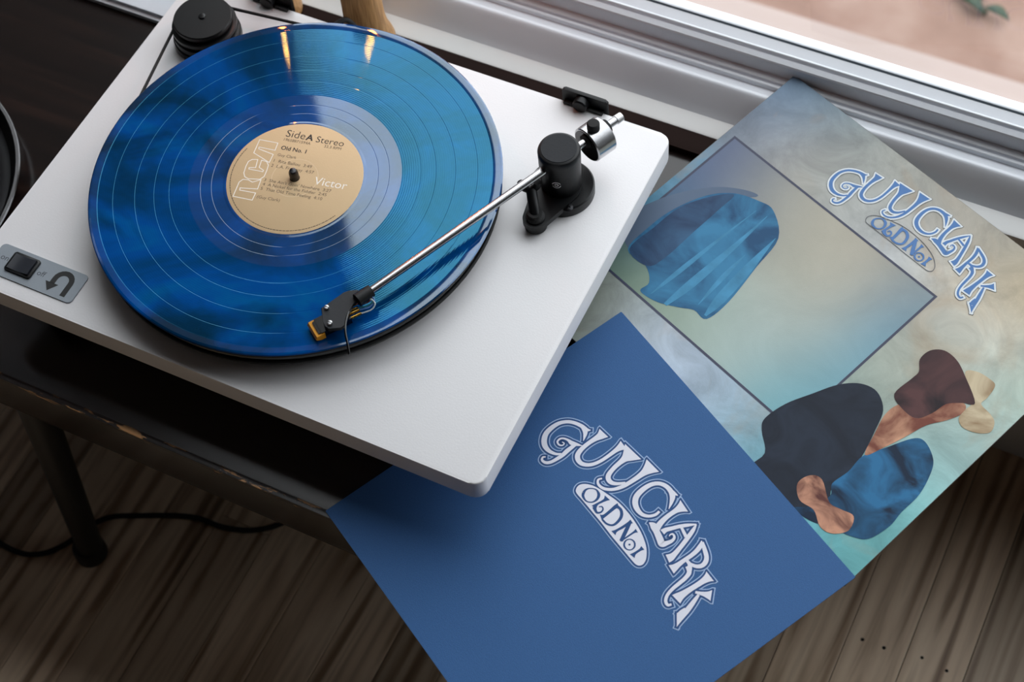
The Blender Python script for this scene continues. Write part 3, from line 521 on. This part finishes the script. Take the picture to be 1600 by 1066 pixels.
for i, (s, rgb, nm) in enumerate(((-4.6, (196, 204, 206), 'white_lead_wire'), (-1.6, (96, 132, 190), 'blue_lead_wire'), (1.4, (70, 150, 150), 'green_lead_wire'), (4.4, (176, 88, 70), 'red_lead_wire'))):
    z = 31.2+(.8 if i % 2 else 0)
    link('connector_pin', tube([hl(-13.5, s, z), hl(-22, s*.9-.6, z)], 1.05, n=8, sub=0), m_gold, ca)
    e0 = Vector(hl(-21.5, s*.9-.6, z)); e3 = arm(TA0-3, -3.4+i*.5, AZ-3.2)
    link('lead_wire', tube([tuple(e0), hl(-29, s*.7-3, z+.6), hl(-33-i*.8, s*.5-2.2+i*.5, z+3), hl(-31-i, s*.4+1.2, z+5.2), tuple(e3+Vector((-2, -1, 0))*1.0), tuple(e3+AX*2)], .5, n=6), mat(nm, rgb, rough=.4, vary=(60, .05)), ca)

# ================================================================== RECORD
RZ = 26.1
vm = mat('blue_marbled_vinyl', (0, 70, 150), rough=.24, spec=.62, IOR=1.6); N, L, b = nodes_of(vm)
tc = N.new('ShaderNodeTexCoord'); ln = N.new('ShaderNodeVectorMath'); ln.operation = 'LENGTH'
xy = N.new('ShaderNodeVectorMath'); xy.operation = 'MULTIPLY'; xy.inputs[1].default_value = (1, 1, 0); L.new(tc.outputs['Object'], xy.inputs[0]); L.new(xy.outputs[0], ln.inputs[0])
na = N.new('ShaderNodeTexNoise'); na.inputs['Scale'].default_value = 9; na.inputs['Detail'].default_value = 5; na.inputs['Distortion'].default_value = 1.6; L.new(xy.outputs[0], na.inputs['Vector'])
ra = ramp(N, [(.28, (0, 36, 68)), (.42, (0, 52, 100)), (.55, (0, 66, 138)), (.68, (0, 84, 142)), (.8, (0, 62, 104))]); L.new(na.outputs['Fac'], ra.inputs[0])
nb = N.new('ShaderNodeTexNoise'); nb.inputs['Scale'].default_value = 8; nb.inputs['Detail'].default_value = 6; nb.inputs['Distortion'].default_value = 2.4
of = N.new('ShaderNodeVectorMath'); of.inputs[1].default_value = (3.1, 7.7, 0); L.new(xy.outputs[0], of.inputs[0]); L.new(of.outputs[0], nb.inputs['Vector'])
mb = N.new('ShaderNodeMapRange'); mb.inputs['From Min'].default_value = .47; mb.inputs['From Max'].default_value = .70; mb.inputs['To Max'].default_value = .92; L.new(nb.outputs['Fac'], mb.inputs['Value'])
mixc = N.new('ShaderNodeMix'); mixc.data_type = 'RGBA'; L.new(mb.outputs[0], mixc.inputs[0]); L.new(ra.outputs[0], mixc.inputs[6]); mixc.inputs[7].default_value = (*lin((0, 30, 52)), 1)
L.new(mixc.outputs[2], b.inputs['Base Color'])
# groove relief: fine rings between the bands, smooth at the gaps, run-out and rim
gaps = [.0560, .0610, .0722, .0845, .0985, .1160, .1300, .1425]
gm_ = N.new('ShaderNodeMath'); gm_.operation = 'MULTIPLY'; gm_.inputs[1].default_value = 1/.1508; L.new(ln.outputs['Value'], gm_.inputs[0])
rp = N.new('ShaderNodeValToRGB'); rp.color_ramp.interpolation = 'CONSTANT'; e = rp.color_ramp.elements
G = [(0, 0), (.0772, 1)]
G += [(.1440, 0)]
while len(e) < len(G): e.new(.5)
for el, (p_, v_) in zip(e, G): el.position = p_/.1508; el.color = (v_, v_, v_, 1)
L.new(gm_.outputs[0], rp.inputs[0])
rg = N.new('ShaderNodeMapRange'); rg.inputs['To Min'].default_value = .035; rg.inputs['To Max'].default_value = .052; L.new(rp.outputs[0], rg.inputs['Value']); L.new(rg.outputs[0], b.inputs['Roughness'])
an = N.new('ShaderNodeMapRange'); an.inputs['To Min'].default_value = .0; an.inputs['To Max'].default_value = .95; L.new(rp.outputs[0], an.inputs['Value']); L.new(an.outputs[0], b.inputs['Anisotropic'])
sl = N.new('ShaderNodeMapRange'); sl.inputs['To Min'].default_value = .95; sl.inputs['To Max'].default_value = .95; L.new(rp.outputs[0], sl.inputs['Value']); L.new(sl.outputs[0], b.inputs['Specular IOR Level'])
b.inputs['Anisotropic Rotation'].default_value = .25
st_ = N.new('ShaderNodeMix'); st_.data_type = 'RGBA'; L.new(rp.outputs[0], st_.inputs[0]); st_.inputs[6].default_value = (.78, .92, 1, 1); st_.inputs[7].default_value = (.11, .62, .9, 1); L.new(st_.outputs[2], b.inputs['Specular Tint'])
tg = N.new('ShaderNodeTangent'); tg.direction_type = 'RADIAL'; tg.axis = 'Z'; L.new(tg.outputs[0], b.inputs['Tangent'])
sn = N.new('ShaderNodeMath'); sn.operation = 'SINE'; fq = N.new('ShaderNodeMath'); fq.operation = 'MULTIPLY'; fq.inputs[1].default_value = 2*PI/.0016; L.new(ln.outputs['Value'], fq.inputs[0]); L.new(fq.outputs[0], sn.inputs[0])
sm = N.new('ShaderNodeMath'); sm.operation = 'MULTIPLY'; L.new(sn.outputs[0], sm.inputs[0]); L.new(rp.outputs[0], sm.inputs[1])
bp = N.new('ShaderNodeBump'); bp.inputs['Strength'].default_value = .05; bp.inputs['Distance'].default_value = .0002; L.new(sm.outputs[0], bp.inputs['Height']); L.new(bp.outputs[0], b.inputs['Normal'])
prof = [(3.7, -.9), (3.7, .0), (51, .0), (52.5, -.25), (60, -.25), (60.3, -.28), (60.7, -.28), (61, -.25), (68, -.25), (68.3, -.28), (68.7, -.28), (69, -.25), (77, -.25)]
for g_ in (91.0, 102.0, 116.0, 132.0): prof += [(g_, -.25), (g_+.25, -.29), (g_+.55, -.29), (g_+.8, -.25)]
prof += [(143.6, -.25), (146.4, .0), (148.6, .05), (150, -.15), (150.8, -.75), (150, -1.4), (148, -1.6), (3.7, -1.6), (3.7, -.9)]
rec = link('vinyl_record', lathe(prof, 192, sharp=4), vm, None, loc=(*RC, RZ))
tag(rec, 'translucent blue marbled vinyl record on the turntable platter', 'record')
lab = link('record_label', lathe([(3.7, .0), (3.7, .16), (49.6, .16), (50, .0)], 96, c=(*RC, RZ)), mat('tan_label_paper', (203, 174, 134), rough=.75, bump=(900, .1), vary=(16, .04)), rec)
lab['label'] = 'tan paper centre label'
m_dark = mat('dark_label_ink', (38, 34, 32), rough=.7, vary=(60, .1)); m_mid = mat('brown_label_ink', (92, 76, 58), rough=.7, vary=(60, .1)); m_lwhite = mat('white_label_ink', (238, 230, 218), rough=.7, vary=(60, .03))
ZL = RZ+.21
BOLD = {'A': .03, 'Old No. 1': .018}
for t, x, y, wd, ang in TEXTS:
    hgt = None
    me = text_mesh(t, wd, offset=BOLD.get(t, -.006 if t in ('Side', 'Stereo') else .0), shear=0)
    col = m_lwhite if t == 'Victor' else (m_dark if t in ('A', 'Old No. 1', 'Side', 'Stereo') else m_mid)
    link('label_lettering', me, col, lab, mw=Matrix.Translation(Vector((RC[0]+x, RC[1]+y, ZL))*MM) @ Matrix.Rotation(math.radians(11.3), 4, 'Z'))
def loop_rib(P, wd, z, closed=True):
    n = len(P); V = []; F = []
    for i in range(n):
        p = Vector(P[i]); a = (p-Vector(P[i-1])).normalized(); c = (Vector(P[(i+1) % n])-p).normalized()
        na_ = Vector((-a.y, a.x)); nc = Vector((-c.y, c.x)); mt = (na_+nc)
        mt = mt.normalized() if mt.length > .05 else na_
        k = min(1/max(mt.dot(nc), .35), 2.6)*wd/2
        V += [(p.x+mt.x*k, p.y+mt.y*k, z), (p.x-mt.x*k, p.y-mt.y*k, z)]
    F = [(2*i, 2*i+1, 2*((i+1) % n)+1, 2*((i+1) % n)) for i in range(n if closed else n-1)]
    return upfix(mesh('loop', V, F))
for P in RCA:
    link('outline_logo', loop_rib([(RC[0]+x, RC[1]+y) for x, y in P], .62, ZL), m_lwhite, lab)
circ = lambda r, a0, a1, n=64: [(RC[0]+r*math.cos(a0+(a1-a0)*i/n), RC[1]+r*math.sin(a0+(a1-a0)*i/n)) for i in range(n+1)]
link('pressed_ring', loop_rib(circ(17.0, 0, 2*PI)[:-1], .5, ZL-.02), mat('pale_label_ring', (218, 192, 154), rough=.6, vary=(60, .03)), lab)
# fine rim print: a run of tiny dashes around the lower edge of the label
V = []; F = []
rs = random.Random(3); a = math.radians(168)
while a < math.radians(338):
    l = rs.uniform(.012, .05); r_ = 47.2
    b0 = len(V)
    for aa, rr_ in ((a, r_-.32), (a+l, r_-.32), (a+l, r_+.32), (a, r_+.32)): V.append((RC[0]+rr_*math.cos(aa), RC[1]+rr_*math.sin(aa), ZL))
    F.append((b0, b0+1, b0+2, b0+3)); a += l+.008
link('rim_print', mesh('rim', V, F), m_mid, lab)

# ================================================================== SLEEVE WITH LETTERING
def board(nx, ny, w_, h_, z0, z1): return boxes((0, w_, 0, h_, z0, z1))
IFR = frame((-112.298, -31.284, -68.26), (0.87281161, -0.48733851, -0.02647763), (0.48659231, 0.87147517, 0.06131031))
m_blue = mat('blue_card', (55, 96, 147), rough=.7, spec=.3, bump=(1500, .25), vary=(900, .07))
ins = link('printed_insert', prism(rrect_pts(0, 258.6, 0, 258.4, .8, 2), -.9, 0, smooth=False), m_blue, None, mw=IFR)
tag(ins, 'square matte blue printed insert with white art nouveau lettering', 'insert')
m_l1 = mat('pale_blue_outline_ink', (158, 182, 216), rough=.7, spec=.3, vary=(60, .03)); m_l2 = mat('deep_blue_gap_ink', (44, 78, 128), rough=.7, spec=.3, vary=(60, .04)); m_l3 = mat('white_lettering_ink', (228, 228, 238), rough=.7, spec=.3, vary=(60, .03))
link('lettering_outline', upfix(ribbons(STROKES, 2.1, .06)), m_l1, ins, mw=IFR)
link('lettering_gap', upfix(ribbons(STROKES, 1.35, .12)), m_l2, ins, mw=IFR)
link('lettering_fill', upfix(ribbons(STROKES, 0, .18)), m_l3, ins, mw=IFR)
OVS = catmull(OVAL, 4, closed=True)
link('banner_outline', flat_poly(OVS, .07, 2.0), m_l1, ins, mw=IFR)
link('banner_gap', flat_poly(OVS, .13, 1.25), m_l2, ins, mw=IFR)
link('banner_fill', flat_poly(OVS, .19, 0), m_l3, ins, mw=IFR)
link('banner_lettering', upfix(ribbons(SMALL, 0, .25)), m_l2, ins, mw=IFR)

# ================================================================== RECORD JACKET
JS = 313.65; JV0 = 30.0
JO = Vector((-66.8, 151.4, -57.6)); JUv = Vector((223.4+66.8, 32.7-151.4, -65.7+57.6)).normalized(); JVv = Vector((52.2+66.8, 440.9-151.4, -37.8+57.6)).normalized()
JFR = frame(JO, JUv, JVv)
jk = empty('record_jacket', (0, 0, 0), 'square album jacket printed in faded blue and tan, leaning up against the window track', 'album jacket')
jk.matrix_basis = JFR
m_edge = mat('worn_card_edge', (104, 100, 92), rough=.85, vary=(80, .15))
link('back_board', prism(rrect_pts(.6, JS-.6, JV0+.6, JS-.6, 1, 2), -3.6, -2.2, smooth=False), m_edge, jk, mw=JFR)
link('spine', prism(rrect_pts(0, 1.6, JV0+.8, JS-.8, .6, 2), -3.4, -.2, smooth=False), m_edge, jk, mw=JFR)
fb = link('front_board', prism(rrect_pts(0, JS, JV0, JS, 1, 2), -1.4, 0, smooth=False), m_edge, jk, mw=JFR)
link('inner_fold', prism(rrect_pts(1.6, JS-3, JV0+2, JS-2, 1, 2), -2.1, -1.5, smooth=False), mat('dark_fold_card', (30, 28, 26), rough=.9, vary=(30, .1)), jk, mw=JFR)
def sheet(x0, x1, y0, y1, z, blobs, nx=90, ny=90, sig=26.0):
    V = []; F = []; Cc = []
    for j in range(ny+1):
        for i in range(nx+1):
            x = x0+(x1-x0)*i/nx; y = y0+(y1-y0)*j/ny; V.append((x, y, z)); ws = 0; c = [0, 0, 0]
            for bx, by, rgb in blobs:
                d2 = (x-bx)**2+(y-by)**2; wt = math.exp(-d2/(2*sig*sig))+1e-4/(1+d2*.001)
                ws += wt
                for k in range(3): c[k] += wt*rgb[k]
            Cc.append([v/ws for v in c])
    for j in range(ny):
        for i in range(nx): a = j*(nx+1)+i; F.append((a, a+1, a+nx+2, a+nx+1))
    me = mesh('sheet', V, F); at = me.color_attributes.new('ink', 'FLOAT_COLOR', 'POINT')
    for i, c in enumerate(Cc): at.data[i].color = (*c, 1)
    return me
def ink_mat(name, amt=.16, stain=None, scale=22, rough=.45):
    m = mat(name, (150, 150, 150), rough=rough, spec=.22, bump=(1400, .12)); N, L, b = nodes_of(m)
    ca_ = N.new('ShaderNodeAttribute'); ca_.attribute_name = 'ink'; tc = N.new('ShaderNodeTexCoord')
    nz = N.new('ShaderNodeTexNoise'); nz.inputs['Scale'].default_value = scale; nz.inputs['Detail'].default_value = 8; nz.inputs['Roughness'].default_value = .68; nz.inputs['Distortion'].default_value = .8; L.new(tc.outputs['Object'], nz.inputs['Vector'])
    mr = N.new('ShaderNodeMapRange'); mr.inputs['From Min'].default_value = .28; mr.inputs['From Max'].default_value = .72; mr.inputs['To Min'].default_value = 1-amt; mr.inputs['To Max'].default_value = 1+amt; L.new(nz.outputs['Fac'], mr.inputs['Value'])
    ml = N.new('ShaderNodeVectorMath'); ml.operation = 'SCALE'; L.new(ca_.outputs['Color'], ml.inputs[0]); L.new(mr.outputs[0], ml.inputs['Scale'])
    res = ml.outputs[0]
    if stain:
        n2 = N.new('ShaderNodeTexNoise'); n2.inputs['Scale'].default_value = scale*.7; n2.inputs['Detail'].default_value = 7; n2.inputs['Distortion'].default_value = 1.2
        ofs = N.new('ShaderNodeVectorMath'); ofs.inputs[1].default_value = (2.3, 5.1, 0); L.new(tc.outputs['Object'], ofs.inputs[0]); L.new(ofs.outputs[0], n2.inputs['Vector'])
        m2_ = N.new('ShaderNodeMapRange'); m2_.inputs['From Min'].default_value = .54; m2_.inputs['From Max'].default_value = .74; m2_.inputs['To Max'].default_value = .5; L.new(n2.outputs['Fac'], m2_.inputs['Value'])
        mm = N.new('ShaderNodeMix'); mm.data_type = 'RGBA'; L.new(m2_.outputs[0], mm.inputs[0]); L.new(res, mm.inputs[6]); mm.inputs[7].default_value = (*lin(stain), 1); res = mm.outputs[2]
    L.new(res, b.inputs['Base Color'])
    return m
def sat(c, k=1.3): g_ = sum(c)/3; return tuple(max(0, min(255, g_+(v-g_)*k)) for v in c)
def lb(lst): return [(x, y, lin(sat(c))) for x, y, c in lst]
link('cover_print', sheet(.2, JS-.2, JV0+.2, JS-.2, .05, lb(OUTER)), ink_mat('faded_plaster_print', .3, (172, 146, 114)), fb, mw=JFR)
PX0, PX1, PY0, PY1 = 8.0, 209.0, 89.0, 239.0
link('panel_print', sheet(PX0, PX1, PY0, PY1, .10, lb(INNER), 80, 60), ink_mat('soft_panel_print', .09, None, 14), fb, mw=JFR)
m_line = mat('slate_line_ink', (58, 62, 84), rough=.5, spec=.35, vary=(60, .08))
link('panel_border', loop_rib([(PX0, PY0), (PX1, PY0), (PX1, PY1), (PX0, PY1)], 1.9, .15), m_line, fb, mw=JFR)
# plain colour patches where the cover carries its pictures
MOTTLE = {'print_denim': ((10, 34, 58), (44, 112, 158), 26), 'print_blue': ((34, 78, 116), (60, 128, 168), 20), 'print_navy': ((22, 30, 44), (34, 44, 60), 30), 'print_dark_blue': ((36, 58, 90), (56, 92, 126), 22),
          'print_ochre': ((120, 66, 52), (216, 164, 132), 22), 'print_umber': ((34, 22, 28), (88, 56, 56), 18), 'print_sand': ((150, 122, 90), (216, 200, 168), 24), 'print_clay': ((96, 54, 48), (206, 150, 122), 34)}
def patch(name, pts, rgb, z, n=5):
    m = mat(name, rgb, rough=.5, spec=.2)
    if name in MOTTLE:
        c0, c1, sc_ = MOTTLE[name]; N, L, b = nodes_of(m); tc = N.new('ShaderNodeTexCoord'); nz = N.new('ShaderNodeTexNoise'); nz.inputs['Scale'].default_value = sc_; nz.inputs['Detail'].default_value = 5; nz.inputs['Distortion'].default_value = 1.5
        L.new(tc.outputs['Object'], nz.inputs['Vector']); r_ = ramp(N, [(.36, c0), (.64, c1)]); L.new(nz.outputs['Fac'], r_.inputs[0]); L.new(r_.outputs[0], b.inputs['Base Color'])
    link('colour_patch', flat_poly(catmull(pts, n, closed=True), z), m, fb, mw=JFR)
for i, (nm, rgb, z, pts) in enumerate(SHAPES): patch(nm, pts, rgb, z)
link('colour_streaks', upfix(ribbons(STREAKS, 0, .235)), mat('light_blue_print', (70, 138, 176), rough=.5, spec=.2, vary=(70, .2)), fb, mw=JFR)
SA, SB = complex(0.87838858, -0.00981219), complex(45.714, 122.671)
def to_j(x, y): c = SA*complex(x, y)+SB; return (c.real, c.imag)
m_j1 = mat('thin_dark_outline_ink', (70, 72, 80), rough=.45, vary=(60, .08)); m_j2 = mat('off_white_border_ink', (218, 224, 226), rough=.45, vary=(60, .03)); m_j3 = mat('title_blue_ink', (48, 108, 172), rough=.45, vary=(60, .05))
link('title_outline', upfix(ribbons(STROKES, 1.55, .26, fn=to_j, scale=.72)), m_j1, fb, mw=JFR)
link('title_border', upfix(ribbons(STROKES, 1.28, .30, fn=to_j, scale=.72)), m_j2, fb, mw=JFR)
link('title_fill', upfix(ribbons(STROKES, 0, .34, fn=to_j, scale=.72)), m_j3, fb, mw=JFR)
OJ = [to_j(x, y) for x, y in OVS]
link('banner_line', loop_rib(catmull([to_j(x, y) for x, y in OVAL], 4, closed=True), .5, .31), m_j1, fb, mw=JFR)
link('banner_title', upfix(ribbons(SMALL, 0.1, .35, fn=to_j, scale=.95)), m_j3, fb, mw=JFR)

# ================================================================== BACKGROUND THINGS
wood = mat('pale_turned_wood', (176, 134, 88), rough=.45); N, L, b = nodes_of(wood)
tc = N.new('ShaderNodeTexCoord'); wv = N.new('ShaderNodeTexNoise'); mp = N.new('ShaderNodeVectorMath'); mp.operation = 'MULTIPLY'; mp.inputs[1].default_value = (120, 120, 8); L.new(tc.outputs['Object'], mp.inputs[0]); L.new(mp.outputs[0], wv.inputs['Vector'])
rr = ramp(N, [(.3, (150, 108, 66)), (.7, (196, 152, 102))]); L.new(wv.outputs['Fac'], rr.inputs[0]); L.new(rr.outputs[0], b.inputs['Base Color'])
flm = bpy.data.materials.new('candle_flame'); flm.use_nodes = True; N = flm.node_tree.nodes; L = flm.node_tree.links; N.clear()
o_ = N.new('ShaderNodeOutputMaterial'); em = N.new('ShaderNodeEmission'); em.inputs[0].default_value = (1, .17, .025, 1); em.inputs[1].default_value = 170; L.new(em.outputs[0], o_.inputs[0])
m_wax = mat('ivory_wax', (222, 212, 190), rough=.4, vary=(30, .03))
def candle_set(x, y, h, lab1, lab2):
    """h = flame centre above the sill"""
    cs = empty('candlestick', (x, y, ZT), lab1, 'candlestick', 'wooden candlesticks on the window sill')
    H = h-75
    link('turned_body', lathe([(0, 5.6), (22, 5.6), (22.8, 7), (22.8, 10), (21.5, 15), (19, 22), (17.5, 30), (16.8, 38), (16.2, H*.6), (15.5, H-14), (18, H-8), (18.5, H-2), (17, H), (11.5, H), (11, H-8), (0, H-8)], 40, c=(x, y, ZT)), wood, cs)
    link('socket_ring', lathe([(11.2, H), (12.6, H), (12.6, H+1.6), (11.2, H+1.6)], 32, c=(x, y, ZT)), m_scr, cs)
    cd = empty('candle', (x, y, ZT+H-8), lab2, 'candle', 'lit candles')
    link('wax_stick', lathe([(0, H-8), (10.6, H-8), (10.6, H+54), (9.5, H+56), (4, H+55), (0, H+54.6)], 32, c=(x, y, ZT)), m_wax, cd)
    link('wick', tube([(x, y, ZT+H+54), (x+.3, y, ZT+H+62)], .8, n=6, sub=0), m_blkm, cd)
    link('flame', lathe([(0, H+61), (1.7, H+64), (2.3, H+69), (1.9, H+75), (1, H+81), (0, H+86)], 20, c=(x, y, ZT)), flm, cd)
candle_set(-291, 363, 191, 'pale turned wooden candlestick with a flared foot, right behind the record', 'burning ivory candle in the candlestick right behind the record')
candle_set(-381, 363, 228, 'pale turned wooden candlestick nearer the left end of the window sill', 'burning ivory candle in the candlestick nearer the left end')
# cable at the turntable's back
link('signal_cable', tube([(-296, D-1, -10), (-291, D+8, -7), (-286, D+15, -9), (-280, D+20, -28), (-270, D+22, ZT+10), (-250, D+24, ZT+2.6), (-150, D+26, ZT+2.4)], 2.2, n=10), m_blkm)
tag(bpy.data.objects['signal_cable'], 'black audio cable running down behind the turntable', 'cable')
# cable on the floor
link('floor_cable', tube([(x, y, ZF+2.6) for x, y in FCAB], 2.6, n=10), m_blkm)
tag(bpy.data.objects['floor_cable'], 'thin black cable curving over the floorboards past the table leg', 'cable')
# round black tray with bright rim at the left
tr_ = empty('round_tray', (-596, 59, ZT), 'round black tray with a thin silver rim left of the turntable', 'tray')
link('tray_dish', lathe([(0, 1), (118, 1), (126, 3), (131, 12), (133, 14.4), (131.4, 14.8), (129, 12), (124, 5.5), (116, 3.6), (0, 3.6)], 96, c=(-596, 59, ZT)), m_blkg, tr_)
link('tray_rim', lathe([(131.6, 13.6), (134.0, 13.6), (134.6, 14.8), (134, 16), (131.6, 16), (131, 14.8), (131.6, 13.6)], 96, c=(-596, 59, ZT)), m_chr, tr_)
# pale folded cloth at the back of the table
m_cl = mat('pale_grey_cloth', (206, 210, 216), rough=.9, bump=(900, .3), vary=(40, .04))
cl = empty('folded_cloth', (-560, 338, ZT), 'pale grey folded cloth at the back of the dark table', 'cloth')
link('lower_fold', prism(rrect_pts(-680, -448, 314, 364, 3), ZT+.2, ZT+4.2, bev=1.6, seg=3), m_cl, cl)
link('upper_fold', prism(rrect_pts(-678, -452, 318, 363, 3), ZT+4.2, ZT+8, bev=1.6, seg=3), m_cl, cl)
# sprig lying outside
sp_ = empty('leafy_sprig', (11, 1482, -1000), 'small green sprig on the ground outside the window', 'plant')
m_lf = mat('green_leaf', (26, 52, 28), rough=.5, vary=(40, .2))
link('stem', tube([(-26, 1500, -994), (8, 1484, -990), (46, 1474, -996)], 3, n=8), m_lf, sp_)
for x, y, a, l in ((-20, 1496, .4, 44), (2, 1486, -.5, 46), (22, 1480, 1.2, 36), (38, 1476, -.2, 44), (12, 1484, 2.4, 40)):
    V = []; F = []
    for i in range(7):
        t = i/6; wd = 9*math.sin(PI*t)**.8; zz = -990+10*math.sin(PI*t)
        for s in (-1, 0, 1): V.append((x+math.cos(a)*l*t-math.sin(a)*wd*s, y+math.sin(a)*l*t+math.cos(a)*wd*s, zz+(2 if s else 0)))
    for i in range(6):
        for s in (0, 1): k = i*3+s; F.append((k, k+3, k+4, k+1))
    lf = link('leaf', mesh('leaf', V, F, smooth=True), m_lf, sp_)
    sd = lf.modifiers.new('thick', 'SOLIDIFY'); sd.thickness = .0008
for x, y in NAILS: link('nail_hole', lathe([(0, .16), (1.5, .16), (2.0, -.4), (0, -.5)], 8, c=(x, y, ZF)), nail, fl)
